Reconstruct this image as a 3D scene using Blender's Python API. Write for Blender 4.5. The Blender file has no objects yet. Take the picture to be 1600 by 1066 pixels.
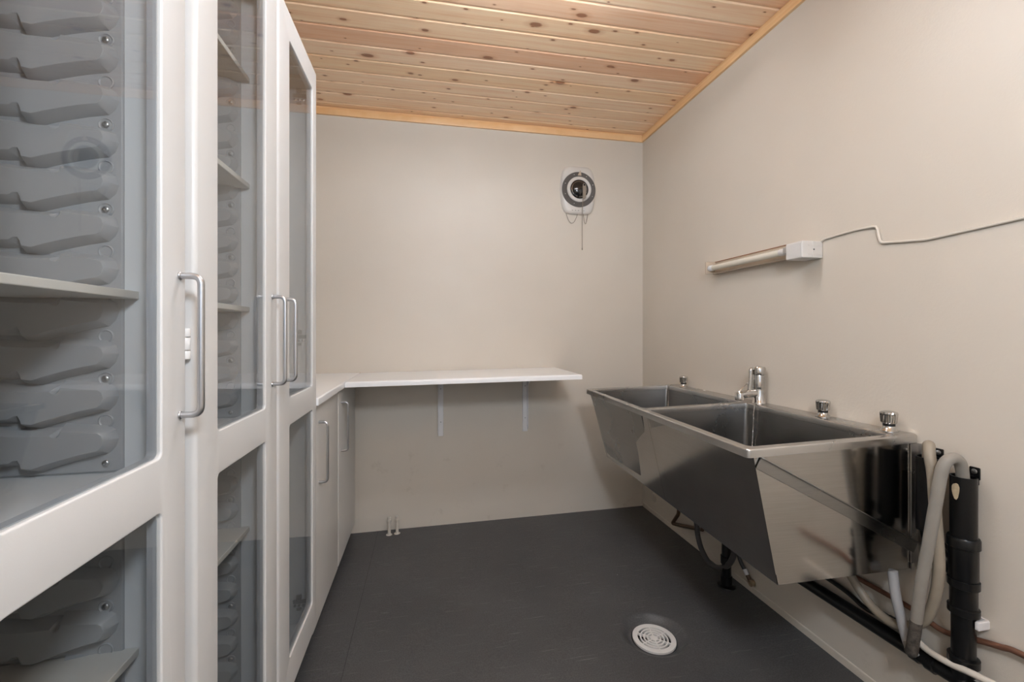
import bpy, bmesh, math, random
from mathutils import Vector, Matrix, noise
from mathutils.geometry import tessellate_polygon
random.seed(7)
SC = bpy.context.scene
COL = SC.collection
PI = math.pi

# ------------------------------------------------------------------ camera
cam = bpy.data.cameras.new('camera'); CAM = bpy.data.objects.new('camera', cam); COL.objects.link(CAM)
cam.sensor_width = 36.0; cam.lens = 36.0 * 688.0 / 1600.0
cam.shift_y = -14.0 / 1600.0
cam.clip_start = 0.02
CAM.location = (0, 0, 1.15)
CAM.rotation_euler = (PI/2, 0, -math.atan(133.0/688.0))
SC.camera = CAM

# ------------------------------------------------------------------ world, exposure, daylight
SC.view_settings.view_transform = 'Standard'; SC.view_settings.look = 'None'
SC.view_settings.exposure = 0.0; SC.view_settings.gamma = 1.0
SC.view_settings.use_curve_mapping = False
W = bpy.data.worlds.new('World'); SC.world = W; W.use_nodes = True
bg = W.node_tree.nodes['Background']; bg.inputs[0].default_value = (0.62, 0.76, 1.0, 1); bg.inputs[1].default_value = 1.0
GLOBE_A, GLOBE_B = 94.0, 47.0
WINDOW_POWER = 3.0

# ------------------------------------------------------------------ room numbers
XR, YB, XL, YF, ZC = 1.404, 2.70, -1.0, -1.55, 2.452

# ================================================================== materials
def srgb(r, g, b):
    f = lambda c: (c/255/12.92) if c/255 <= .04045 else ((c/255+.055)/1.055)**2.4
    return (f(r), f(g), f(b), 1)
def new_mat(name):
    m = bpy.data.materials.new(name); m.use_nodes = True
    return m, m.node_tree.nodes, m.node_tree.links, m.node_tree.nodes['Principled BSDF']
def coords(N, L, scale=(1,1,1)):
    t = N.new('ShaderNodeTexCoord'); mp = N.new('ShaderNodeMapping'); mp.inputs['Scale'].default_value = scale
    L.new(t.outputs['Object'], mp.inputs['Vector']); return mp.outputs['Vector']
def noise_tex(N, L, vec, scale, detail=4, rough=.55):
    n = N.new('ShaderNodeTexNoise'); n.inputs['Scale'].default_value = scale
    n.inputs['Detail'].default_value = detail; n.inputs['Roughness'].default_value = rough
    L.new(vec, n.inputs['Vector']); return n.outputs['Fac']
def ramp(N, L, fac, stops):
    r = N.new('ShaderNodeValToRGB'); cr = r.color_ramp
    while len(cr.elements) < len(stops): cr.elements.new(.5)
    for e, (p, c) in zip(cr.elements, stops):
        e.position = p; e.color = c if len(c) == 4 else (*c, 1)
    L.new(fac, r.inputs['Fac']); return r.outputs['Color']
def mixc(N, L, fac, a, b, mode='MIX'):
    m = N.new('ShaderNodeMix'); m.data_type = 'RGBA'; m.blend_type = mode
    for k, v in ((0, fac), (6, a), (7, b)):
        if hasattr(v, 'is_linked') or hasattr(v, 'node'): L.new(v, m.inputs[k])
        else: m.inputs[k].default_value = v
    return m.outputs[2]
def mth(N, L, op, a, b=None, c=None):
    m = N.new('ShaderNodeMath'); m.operation = op
    for k, v in enumerate((a, b, c)):
        if v is None: continue
        if isinstance(v, (int, float)): m.inputs[k].default_value = v
        else: L.new(v, m.inputs[k])
    return m.outputs[0]
def bump(N, L, bsdf, h, strength, dist):
    b = N.new('ShaderNodeBump'); b.inputs['Strength'].default_value = strength; b.inputs['Distance'].default_value = dist
    L.new(h, b.inputs['Height']); L.new(b.outputs['Normal'], bsdf.inputs['Normal'])
def simple(name, col, rough=.5, metal=0, var=.06, vscale=6, coat=0, bmp=0, bscale=300, spec=.5):
    m, N, L, B = new_mat(name)
    v = coords(N, L); n = noise_tex(N, L, v, vscale, 3)
    d = tuple(c*(1-var) for c in col[:3]); u = tuple(min(1, c*(1+var)) for c in col[:3])
    L.new(ramp(N, L, n, [(.3, d), (.7, u)]), B.inputs['Base Color'])
    B.inputs['Roughness'].default_value = rough; B.inputs['Metallic'].default_value = metal
    B.inputs['Specular IOR Level'].default_value = spec
    if coat: B.inputs['Coat Weight'].default_value = coat; B.inputs['Coat Roughness'].default_value = .08
    if bmp: bump(N, L, B, noise_tex(N, L, v, bscale, 2), bmp, .001)
    return m

def wall_mat():
    m, N, L, B = new_mat('cream_wall_vinyl')
    v = coords(N, L)
    c = ramp(N, L, noise_tex(N, L, v, 1.3, 3), [(.3, srgb(209, 200, 187)), (.7, srgb(215, 207, 195))])
    # small scuffs of wear near the floor
    s = N.new('ShaderNodeSeparateXYZ'); L.new(v, s.inputs[0])
    sc = ramp(N, L, noise_tex(N, L, v, 9, 6, .7), [(.60, (0, 0, 0)), (.74, (1, 1, 1))])
    low = mth(N, L, 'MULTIPLY', mth(N, L, 'LESS_THAN', s.outputs[2], .45), .25)
    c = mixc(N, L, mth(N, L, 'MULTIPLY', low, sc), c, srgb(150, 138, 118))
    L.new(c, B.inputs['Base Color'])
    B.inputs['Roughness'].default_value = .42; B.inputs['Specular IOR Level'].default_value = .35
    bump(N, L, B, noise_tex(N, L, v, 130, 3), .22, .002)
    return m
def floor_mat():
    m, N, L, B = new_mat('charcoal_vinyl_floor')
    v = coords(N, L)
    c = ramp(N, L, noise_tex(N, L, v, 3, 5, .65), [(.3, srgb(69, 69, 70)), (.7, srgb(83, 83, 83))])
    fine = noise_tex(N, L, v, 260, 2)
    c = mixc(N, L, .35, c, ramp(N, L, fine, [(.35, srgb(54, 54, 56)), (.65, srgb(100, 100, 101))]))
    # fine scratches, two directions
    for rz, sd in ((.5, 0), (2.0, 5.3)):
        mp = N.new('ShaderNodeMapping'); mp.inputs['Rotation'].default_value = (0, 0, rz); mp.inputs['Location'].default_value = (sd, sd, 0)
        mp.inputs['Scale'].default_value = (2.2, 46, 1); L.new(v, mp.inputs['Vector'])
        scr = ramp(N, L, noise_tex(N, L, mp.outputs[0], 3, 3, .6), [(.64, (0, 0, 0)), (.72, (1, 1, 1))])
        c = mixc(N, L, mth(N, L, 'MULTIPLY', scr, .48), c, srgb(128, 127, 124))
    # pale crumbs
    vo = N.new('ShaderNodeTexVoronoi'); vo.inputs['Scale'].default_value = 9; L.new(v, vo.inputs['Vector'])
    dot = mth(N, L, 'LESS_THAN', vo.outputs['Distance'], .016)
    sep = N.new('ShaderNodeSeparateColor'); L.new(vo.outputs['Color'], sep.inputs[0])
    dot = mth(N, L, 'MULTIPLY', dot, mth(N, L, 'GREATER_THAN', sep.outputs[0], .72))
    c = mixc(N, L, dot, c, srgb(200, 198, 190))
    # welded seam between two lengths of vinyl
    s = N.new('ShaderNodeSeparateXYZ'); L.new(v, s.inputs[0])
    d = mth(N, L, 'ABSOLUTE', mth(N, L, 'SUBTRACT', s.outputs[0], -.282))
    c = mixc(N, L, mth(N, L, 'MULTIPLY', mth(N, L, 'LESS_THAN', d, .0014), .6), c, srgb(28, 28, 29))
    L.new(c, B.inputs['Base Color'])
    B.inputs['Roughness'].default_value = .42; B.inputs['Specular IOR Level'].default_value = .4
    bump(N, L, B, fine, .15, .001)
    return m
PITCH, Y0B = .1105, 1.541
PINE_STOPS = [(.25, srgb(238, 190, 152)), (.5, srgb(252, 224, 194)), (.75, srgb(255, 236, 212))]
TRIM_STOPS = [(.25, srgb(222, 172, 116)), (.5, srgb(236, 192, 138)), (.75, srgb(242, 204, 154))]
def pine_mat(name, boards=True, axis=0):
    m, N, L, B = new_mat(name)
    v = coords(N, L)
    s = N.new('ShaderNodeSeparateXYZ'); L.new(v, s.inputs[0])
    along, across = (s.outputs[0], s.outputs[1]) if axis == 0 else (s.outputs[1], s.outputs[2])
    if boards:
        q = mth(N, L, 'DIVIDE', mth(N, L, 'SUBTRACT', across, Y0B), PITCH)
        idx = mth(N, L, 'FLOOR', q); fr = mth(N, L, 'SUBTRACT', q, idx)
    else:
        idx = mth(N, L, 'MULTIPLY', across, 0); fr = mth(N, L, 'MULTIPLY', across, 9)
    wn = N.new('ShaderNodeTexWhiteNoise'); wn.noise_dimensions = '1D'; L.new(idx, wn.inputs['W'])
    off = mth(N, L, 'MULTIPLY', wn.outputs['Value'], 37)
    def comb(a, b, c):
        k = N.new('ShaderNodeCombineXYZ')
        for i, t in enumerate((a, b, c)):
            if isinstance(t, (int, float)): k.inputs[i].default_value = t
            else: L.new(t, k.inputs[i])
        return k.outputs[0]
    al = mth(N, L, 'ADD', along, off)
    # long grain
    g = noise_tex(N, L, comb(mth(N, L, 'MULTIPLY', al, 1.0), mth(N, L, 'MULTIPLY', fr, 3.4), off), 2.0, 5, .6)
    g2 = noise_tex(N, L, comb(mth(N, L, 'MULTIPLY', al, 3.0), mth(N, L, 'MULTIPLY', fr, 26), off), 2.0, 3, .6)
    c = ramp(N, L, g, PINE_STOPS if boards else TRIM_STOPS)
    c = mixc(N, L, .20, c, ramp(N, L, g2, [(.35, srgb(214, 168, 130)), (.65, srgb(250, 234, 212))]))
    tone = ramp(N, L, wn.outputs['Value'], [(0, srgb(240, 218, 204)), (.5, srgb(255, 250, 244)), (1, srgb(250, 240, 222))])
    c = mixc(N, L, 1.0, c, tone, 'MULTIPLY')
    if not boards:
        L.new(c, B.inputs['Base Color']); B.inputs['Roughness'].default_value = .4
        return m
    # knots: one possible knot per voronoi cell
    for sx, sy, thr, sz in ((3.4, 1.35, .30, .21), (6.2, 2.6, .55, .15)):
        vo = N.new('ShaderNodeTexVoronoi'); vo.voronoi_dimensions = '2D'; vo.inputs['Scale'].default_value = 1
        wob = mth(N, L, 'MULTIPLY', mth(N, L, 'SUBTRACT', g2, .5), .10)
        L.new(comb(mth(N, L, 'MULTIPLY', al, sx), mth(N, L, 'ADD', mth(N, L, 'ADD', mth(N, L, 'MULTIPLY', fr, sy*.55), wob), mth(N, L, 'MULTIPLY', idx, 17.3)), 0), vo.inputs['Vector'])
        sp = N.new('ShaderNodeSeparateColor'); L.new(vo.outputs['Color'], sp.inputs[0])
        on = mth(N, L, 'GREATER_THAN', sp.outputs[0], thr)
        r = mth(N, L, 'MULTIPLY', mth(N, L, 'ADD', mth(N, L, 'MULTIPLY', sp.outputs[1], .7), .35), sz)
        t = mth(N, L, 'DIVIDE', vo.outputs['Distance'], r)
        halo = mth(N, L, 'MULTIPLY', on, ramp(N, L, t, [(.3, (.9, .9, .9)), (1.0, (0, 0, 0))]))
        core = mth(N, L, 'MULTIPLY', on, ramp(N, L, t, [(.34, (1, 1, 1)), (.5, (0, 0, 0))]))
        c = mixc(N, L, mth(N, L, 'MULTIPLY', halo, .6), c, srgb(196, 134, 92))
        c = mixc(N, L, mth(N, L, 'MULTIPLY', core, .85), c, srgb(138, 84, 54))
    L.new(c, B.inputs['Base Color'])
    B.inputs['Roughness'].default_value = .36; B.inputs['Specular IOR Level'].default_value = .4
    B.inputs['Coat Weight'].default_value = .25; B.inputs['Coat Roughness'].default_value = .22
    bump(N, L, B, g2, .06, .001)
    return m
def steel_mat(name, base, rough, grain=(1, 1, 40), smear=.12, stains=0):
    m, N, L, B = new_mat(name)
    v = coords(N, L); b = coords(N, L, grain)
    st = noise_tex(N, L, b, 9, 3, .5); bl = noise_tex(N, L, v, 3.2, 3, .5); fi = noise_tex(N, L, v, 22, 5, .65)
    d = tuple(c*(1-smear) for c in base); u = tuple(min(1, c*(1+smear)) for c in base)
    c = ramp(N, L, bl, [(.32, d), (.68, u)])
    c = mixc(N, L, .3, c, ramp(N, L, st, [(.35, d), (.65, u)]))
    stain = ramp(N, L, fi, [(.60, (0, 0, 0)), (.80, (1, 1, 1))])
    c = mixc(N, L, mth(N, L, 'MULTIPLY', stain, stains), c, tuple(x*.62 for x in base[:3])+(1,))
    L.new(c, B.inputs['Base Color'])
    rr_ = ramp(N, L, mth(N, L, 'ADD', mth(N, L, 'MULTIPLY', bl, .88), mth(N, L, 'MULTIPLY', fi, .12)), [(.35, (rough*.8,)*3), (.68, (rough*1.35,)*3)])
    L.new(rr_, B.inputs['Roughness']); B.inputs['Metallic'].default_value = 1
    return m
def glass_mat():
    m = bpy.data.materials.new('cabinet_glass'); m.use_nodes = True
    N, L = m.node_tree.nodes, m.node_tree.links
    for n in list(N):
        if n.type != 'OUTPUT_MATERIAL': N.remove(n)
    out = [n for n in N if n.type == 'OUTPUT_MATERIAL'][0]
    tr = N.new('ShaderNodeBsdfTransparent'); tr.inputs[0].default_value = (.95, .96, .96, 1)
    gl = N.new('ShaderNodeBsdfGlossy'); gl.inputs['Roughness'].default_value = .004
    ge = N.new('ShaderNodeNewGeometry'); fr = N.new('ShaderNodeFresnel')
    # unrefracted pane: the same reflectance where light enters and leaves the glass
    L.new(mth(N, L, 'ADD', mth(N, L, 'MULTIPLY', ge.outputs['Backfacing'], 1/1.5-1.5), 1.5), fr.inputs[0])
    mx = N.new('ShaderNodeMixShader')
    L.new(fr.outputs[0], mx.inputs[0]); L.new(tr.outputs[0], mx.inputs[1]); L.new(gl.outputs[0], mx.inputs[2]); L.new(mx.outputs[0], out.inputs[0])
    return m
def emit_mat(name, col, s):
    m, N, L, B = new_mat(name)
    B.inputs['Base Color'].default_value = (.8, .8, .8, 1)
    B.inputs['Emission Color'].default_value = col; B.inputs['Emission Strength'].default_value = s
    return m
M = {
 'wall': wall_mat(), 'floor': floor_mat(), 'pine': pine_mat('pine_boards'),
 'trim_x': pine_mat('pine_moulding_back', False, 0), 'trim_y': pine_mat('pine_moulding_side', False, 1),
 'white': simple('white_door_paint', srgb(216, 215, 213), .38, var=.015, vscale=3, bmp=.06, bscale=400),
 'base': simple('grey_white_laminate', srgb(214, 212, 208), .42, var=.02, vscale=4, bmp=.05, bscale=500),
 'inner': simple('cabinet_interior', srgb(214, 215, 216), .5, var=.02),
 'moulded': simple('moulded_grey_plastic', srgb(160, 161, 163), .4, var=.02, bmp=.05, bscale=500),
 'shelf_in': simple('shelf_board', srgb(206, 203, 197), .45, var=.02),
 'top': simple('white_worktop_laminate', srgb(246, 246, 246), .3, var=.01),
 'dark': simple('dark_plinth', srgb(30, 30, 31), .6),
 'alu': simple('satin_aluminium', srgb(196, 197, 200), .3, 1, var=.04),
 'hinge': simple('white_hinge', srgb(235, 234, 232), .35, var=.02),
 'screw': simple('zinc_screw', srgb(182, 182, 182), .34, 1, var=.2, vscale=400),
 'bead': simple('grey_glazing_bead', srgb(168, 171, 176), .45, var=.02),
 'gasket': simple('dark_glazing_bead', srgb(92, 90, 90), .6),
 'glass': glass_mat(),
 'steel': steel_mat('brushed_steel_sides', (.46, .445, .425), .13, stains=.10),
 'steel_in': steel_mat('brushed_steel_basin', (.34, .335, .325), .27),
 'steel_rim': steel_mat('polished_steel_rim', (.56, .55, .535), .26, (1, 1, 6)),
 'chrome': simple('worn_chrome', srgb(205, 203, 200), .1, 1, var=.1, vscale=60),
 'black': simple('black_drain_plastic', srgb(11, 11, 12), .28, var=.15, vscale=30, bmp=.1, bscale=80),
 'blackmat': simple('black_band', srgb(20, 20, 20), .5),
 'hose': simple('grey_rubber_hose', srgb(146, 141, 133), .5, var=.08, vscale=14),
 'tan': simple('beige_rubber_hose', srgb(148, 138, 123), .5, var=.08, vscale=14),
 'palegrey': simple('pale_grey_pipe', srgb(172, 173, 175), .42, var=.06, vscale=14),
 'cream': simple('cream_cable', srgb(214, 206, 194), .45, var=.05),
 'copper': simple('brown_copper_pipe', srgb(126, 88, 70), .42, .35, var=.15, vscale=20),
 'brass': simple('dull_brass', srgb(158, 140, 116), .38, .5, var=.15, vscale=60),
 'bronze': simple('tarnished_pipe', srgb(96, 76, 60), .42, .4, var=.15, vscale=20),
 'darkhose': simple('dark_grey_hose', srgb(72, 70, 70), .5, var=.1, vscale=20),
 'wpl': simple('white_plastic', srgb(228, 226, 226), .42, var=.03, vscale=12),
 'drainwhite': simple('white_drain_plastic', srgb(225, 222, 218), .45, var=.03, vscale=20),
 'fanhouse': simple('aged_white_plastic', srgb(214, 209, 203), .35, var=.05, vscale=12),
 'fanring': simple('dark_grey_dial', srgb(86, 82, 79), .45, var=.1, vscale=40),
 'fanhub': simple('glossy_black_dome', srgb(24, 23, 22), .12, var=.1, coat=.5),
 'cordmat': simple('dull_cord', srgb(140, 128, 114), .6, var=.1),
 'tube': simple('unlit_tube_glass', srgb(226, 220, 206), .22, var=.02),
 'lampback': simple('aged_lamp_plate', srgb(196, 180, 160), .4, var=.05),
 'lampbox': simple('grey_white_lamp_box', srgb(216, 213, 209), .45, var=.03),
 'rust': simple('rusty_edge', srgb(150, 96, 62), .6, var=.2, vscale=60),
 'sticker': simple('torn_paper_sticker', srgb(196, 178, 148), .7, var=.12, vscale=120),
 'pipewhite': simple('painted_pipe', srgb(206, 198, 186), .45, var=.05, vscale=40),
 'door': simple('white_room_door', srgb(222, 220, 215), .4, var=.02),
 'lum': emit_mat('lit_globe', (.87, .955, 1.06, 1), GLOBE_A),
 'lum2': emit_mat('lit_tube', (.87, .955, 1.06, 1), GLOBE_B),
}

# ================================================================== mesh builder
class MB:
    def __init__(s): s.v = []; s.f = []
    def add(s, vs, fs):
        o = len(s.v); s.v += [Vector(p) for p in vs]; s.f += [tuple(i+o for i in f) for f in fs]; return s
    def hexa(s, c):      # 4 bottom, 4 top
        return s.add(c, [(3, 2, 1, 0), (4, 5, 6, 7), (0, 1, 5, 4), (1, 2, 6, 5), (2, 3, 7, 6), (3, 0, 4, 7)])
    def box(s, x0, x1, y0, y1, z0, z1):
        return s.hexa([(x0, y0, z0), (x1, y0, z0), (x1, y1, z0), (x0, y1, z0), (x0, y0, z1), (x1, y0, z1), (x1, y1, z1), (x0, y1, z1)])
    def loft(s, rings, cap0=True, cap1=True, closed=True):
        n = len(rings[0]); o = len(s.v)
        for r in rings: s.v += [Vector(p) for p in r]
        for k in range(len(rings)-1):
            for i in range(n if closed else n-1):
                j = (i+1) % n
                s.f.append((o+k*n+i, o+k*n+j, o+(k+1)*n+j, o+(k+1)*n+i))
        if cap0: s.f.append(tuple(o+i for i in reversed(range(n))))
        if cap1: s.f.append(tuple(o+(len(rings)-1)*n+i for i in range(n)))
        return s
    def tube(s, path, r, n=12, caps=True):
        P = [Vector(p) for p in path]; rs = r if isinstance(r, (list, tuple)) else [r]*len(P)
        T = []
        for i in range(len(P)):
            a = P[max(i-1, 0)]; b = P[min(i+1, len(P)-1)]; T.append((b-a).normalized())
        u = T[0].orthogonal().normalized(); rings = []
        for i in range(len(P)):
            u = (u - T[i]*u.dot(T[i])).normalized(); w = T[i].cross(u)
            rings.append([P[i] + (u*math.cos(2*PI*k/n) + w*math.sin(2*PI*k/n))*rs[i] for k in range(n)])
        return s.loft(rings, caps, caps)
    def lathe(s, prof, c=(0, 0, 0), axis='z', n=32, flute=None):
        c = Vector(c); rings = []
        A = {'z': (Vector((1, 0, 0)), Vector((0, 1, 0)), Vector((0, 0, 1))), 'y': (Vector((1, 0, 0)), Vector((0, 0, 1)), Vector((0, -1, 0))),
             'x': (Vector((0, 1, 0)), Vector((0, 0, 1)), Vector((-1, 0, 0)))}
        u, w, t = A[axis] if isinstance(axis, str) else axis
        for q in prof:
            rr, h = q[0], q[1]; fl = q[2] if len(q) > 2 else 0
            rings.append([c + t*h + (u*math.cos(2*PI*k/n) + w*math.sin(2*PI*k/n))*(max(rr, 1e-4)*(1 - (fl if k % 2 else 0))) for k in range(n)])
        return s.loft(rings)
    def plate(s, fn, outer, holes, t, ro, rh, back_holes=True):
        """outer/holes: functions(inset)->2D loop; fn(u,v,depth)->point; rounded front edges"""
        K = 4
        def side(loop, r, sgn):
            rings = []
            for k in range(K+1):
                a = PI/2*k/K
                rings.append([fn(p[0], p[1], r*(1-math.sin(a))) for p in loop(sgn*r*(1-math.cos(a)))][:])
            rings = rings[::-1]           # k=K: depth 0, inset r  -> first
            rings.append([fn(p[0], p[1], t) for p in loop(0)])
            return rings
        loops = [(outer, ro, 1)] + [(h, rh, -1) for h in holes]
        front2, back2 = [], []
        fi, bi = [], []
        for lp, r, sg in loops:
            rings = side(lp, r, sg); o = len(s.v); n = len(rings[0])
            s.loft(rings, False, False)
            fi += list(range(o, o+n)); bi += list(range(o+(len(rings)-1)*n, o+len(rings)*n))
            front2.append([Vector((p[0], p[1], 0)) for p in lp(sg*r)]); back2.append([Vector((p[0], p[1], 0)) for p in lp(0)])
        for tri in tessellate_polygon(front2): s.f.append(tuple(fi[i] for i in tri))
        for tri in tessellate_polygon(back2): s.f.append(tuple(bi[i] for i in reversed(tri)))
        return s
    def build(s, name, m, parent=None, smooth=None, bevel=0, loc=None):
        org = Vector(loc) if loc is not None else (Vector(parent['_o']) if parent else Vector((0, 0, 0)))
        me = bpy.data.meshes.new(name)
        me.from_pydata([tuple(p-org) for p in s.v], [], s.f)
        bm = bmesh.new(); bm.from_mesh(me)
        bmesh.ops.remove_doubles(bm, verts=bm.verts, dist=1e-6)
        bmesh.ops.recalc_face_normals(bm, faces=bm.faces); bm.to_mesh(me); bm.free()
        o = bpy.data.objects.new(name, me); COL.objects.link(o)
        me.materials.append(m if not isinstance(m, str) else M[m])
        if bevel:
            b = o.modifiers.new('bevel', 'BEVEL'); b.width = bevel; b.segments = 2; b.limit_method = 'ANGLE'; b.angle_limit = math.radians(50)
        if smooth:
            for p in me.polygons: p.use_smooth = True
            me.set_sharp_from_angle(angle=math.radians(smooth))
        if parent: o.parent = parent
        else: o.location = org
        ORG[o.name] = org; o['_o'] = tuple(org)
        return o
ORG = {}
def rr(u0, u1, v0, v1, rad, n=5):
    def loop(ins=0):
        a0, a1, b0, b1 = u0+ins, u1-ins, v0+ins, v1-ins; r = max(rad-ins, .0008); out = []
        for cx, cy, st in ((a1-r, b1-r, 0), (a0+r, b1-r, PI/2), (a0+r, b0+r, PI), (a1-r, b0+r, 1.5*PI)):
            for k in range(n+1):
                a = st + PI/2*k/n; out.append((cx+r*math.cos(a), cy+r*math.sin(a)))
        return out
    return loop
def smooth_path(pts, n=8):
    P = [Vector(p) for p in pts]; out = []
    for i in range(len(P)-1):
        p0, p1, p2, p3 = P[max(i-1, 0)], P[i], P[i+1], P[min(i+2, len(P)-1)]
        for k in range(n):
            t = k/n
            out.append(.5*((2*p1) + (p2-p0)*t + (2*p0-5*p1+4*p2-p3)*t*t + (3*p1-p0-3*p2+p3)*t**3))
    out.append(P[-1]); return out
def fillet(pts, r, n=6):
    P = [Vector(p) for p in pts]; out = [P[0]]
    for i in range(1, len(P)-1):
        a = (P[i-1]-P[i]).normalized(); b = (P[i+1]-P[i]).normalized()
        rr_ = min(r, (P[i-1]-P[i]).length*.45, (P[i+1]-P[i]).length*.45)
        s, e = P[i]+a*rr_, P[i]+b*rr_
        for k in range(n+1):
            t = k/n; out.append((1-t)**2*s + 2*(1-t)*t*P[i] + t*t*e)
    out.append(P[-1]); return out
def thing(name, label, cat, loc, group=None):
    o = bpy.data.objects.new(name, None); COL.objects.link(o); o.location = loc; o.empty_display_size = .05
    o['label'] = label; o['category'] = cat
    if group: o['group'] = group
    o['_o'] = tuple(loc); return o
def tag(o, label, cat, group=None):
    o['label'] = label; o['category'] = cat
    if group: o['group'] = group
    return o
def struct(o): o['kind'] = 'structure'; return o

# ================================================================== the room
def zf(x, y): return -.025*(1.404-x)/1.83 + .010*(2.7-y)/1.5 - .001
DC = (.852, 1.548)
def build_floor():
    b = MB(); R = .128; n = 48
    circ = [(DC[0]+R*math.cos(2*PI*k/n), DC[1]+R*math.sin(2*PI*k/n)) for k in range(n)]
    out = [(XL-.1, YF-.1), (XR+.1, YF-.1), (XR+.1, YB+.1), (XL-.1, YB+.1)]
    pts = [Vector((x, y, 0)) for x, y in out] ; hole = [Vector((x, y, 0)) for x, y in circ]
    allp = out + circ
    b.add([(x, y, zf(x, y)) for x, y in allp], [tuple(t) for t in tessellate_polygon([pts, hole])])
    prof = [(1, 0), (.955, .0015), (.90, .0060), (.84, .0130), (.78, .0190), (.70, .0225), (.665, .0230), (.655, .025), (.60, .040), (.56, .075), (.01, .08)]
    rings = [[(DC[0]+R*q*math.cos(2*PI*k/n), DC[1]+R*q*math.sin(2*PI*k/n), zf(DC[0]+R*q*math.cos(2*PI*k/n), DC[1]+R*q*math.sin(2*PI*k/n))-d) for k in range(n)] for q, d in prof]
    b.loft(rings, False, True)
    o = b.build('floor', 'floor', smooth=40); struct(o)
build_floor()
T = .12
struct(MB().box(XR, XR+T, YF-T, YB+T, -.08, ZC+.1).build('wall_right', 'wall'))
struct(MB().box(XL-T, XR+T, YB, YB+T, -.08, ZC+.1).build('wall_back', 'wall'))
struct(MB().box(XL-T, XL, YF-T, YB+T, -.08, ZC+.1).build('wall_left', 'wall'))
# wall behind the camera, with an unseen window added for weak daylight fill
WX0, WX1, WZ0, WZ1 = -.55, .95, .95, 2.10
wf = MB()
wf.box(XL-T, WX0, YF-T, YF, -.08, ZC+.1).box(WX1, XR+T, YF-T, YF, -.08, ZC+.1)
wf.box(WX0, WX1, YF-T, YF, -.08, WZ0).box(WX0, WX1, YF-T, YF, WZ1, ZC+.1)
struct(wf.build('wall_front', 'wall'))
fr = MB().plate(lambda u, v, d: (u, YF-.03-d, v), rr(WX0, WX1, WZ0, WZ1, .003), [rr(WX0+.06, .17, WZ0+.06, WZ1-.06, .003), rr(.23, WX1-.06, WZ0+.06, WZ1-.06, .003)], .06, .003, .003).build('added_window_1', 'door'); struct(fr)
la = bpy.data.lights.new('window_fill', 'AREA'); la.shape = 'RECTANGLE'; la.size = 1.38; la.size_y = 1.03  # area light added at the unseen window as cool fill
la.energy = WINDOW_POWER; la.color = (.94, .97, 1.0)
lo = bpy.data.objects.new('window_fill', la); COL.objects.link(lo); lo.location = (.2, YF-.10, 1.525); lo.rotation_euler = (PI/2, 0, 0)

# pine ceiling, boards run along X
def build_ceiling():
    b = MB(); y = Y0B + PITCH*round((YF-.1-Y0B)/PITCH); prof = []
    g = .0062
    while y < YB+.1:
        prof += [(y-.0130, ZC), (y-.0016, ZC+.0030), (y-.0010, ZC+.0062), (y+.0002, ZC+.0062), (y+.0066, ZC+.0003), (y+.0074, ZC)]
        y += PITCH
    rows = [[(x, p[0], p[1]) for p in prof] for x in (XL-.05, XR+.05)]
    b.loft(rows, False, False, closed=False)
    # roof side so the ceiling is a solid
    b.box(XL-.05, XR+.05, YF-.05, YB+.05, ZC+.02, ZC+.05)
    o = b.build('ceiling', 'pine'); struct(o)
build_ceiling()
def moulding(name, a, b_, inward, mat):
    prof = [(0, 0), (.0125, 0), (.0135, .003), (.0135, .030), (.012, .038), (.008, .043), (.008, .047), (0, .049)]
    rings = [[Vector(e) + Vector(inward)*d + Vector((0, 0, -h+.049)) * 1.0 for d, h in [(p[0], .049-p[1]) for p in prof]] for e in (a, b_)]
    rings = [[Vector(e) + Vector(inward)*p[0] + Vector((0, 0, p[1])) for p in reversed(prof)] for e in (a, b_)]
    struct(MB().loft(rings).build(name, mat, smooth=30))
zt = ZC-.049
moulding('trim_1', (XL, YB, zt), (XR, YB, zt), (0, -1, 0), 'trim_x')
moulding('trim_2', (XR, YF, zt), (XR, YB-.0135, zt), (-1, 0, 0), 'trim_y')
# vinyl upstand along the right wall
up = MB(); pr = [(0, .0), (.0035, .0), (.0035, .026), (.0022, .0285), (0, .030)]
up.loft([[(XR-d, y, zf(XR, y)+h-.002) for d, h in pr] for y in (-1.5, 2.69)])
struct(up.build('baseboard_right', 'wall'))

# ================================================================== added lamps, out of the frame, put in to light the room
def added_globe(x, y, z, r, mat, lab):
    g = thing('added_lamp', lab, 'added lamp', (x, y, ZC))
    MB().lathe([(.045, .0), (.045, -.018), (.02, -.028), (.004, -.03)], (x, y, ZC+.001), 'z', 24).build('canopy', 'wpl', g, smooth=40)
    MB().tube([(x, y, ZC-.02), (x, y, z+r+.02)], .004, 10).build('stem', 'alu', g, smooth=40)
    MB().lathe([(.03, r-.012), (.03, r+.02), (.012, r+.03)], (x, y, z), 'z', 24).build('lamp_holder', 'wpl', g, smooth=40)
    MB().lathe([(r*math.sin(PI*k/24), -r*math.cos(PI*k/24)) for k in range(25)], (x, y, z), 'z', 32).build('globe', mat, g, smooth=80)
added_globe(.28, -.35, 1.87, .13, 'lum', 'added globe light out of view near the front wall, in place of bounced flash')  # unseen globe added in place of flash bounced off the ceiling
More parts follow.
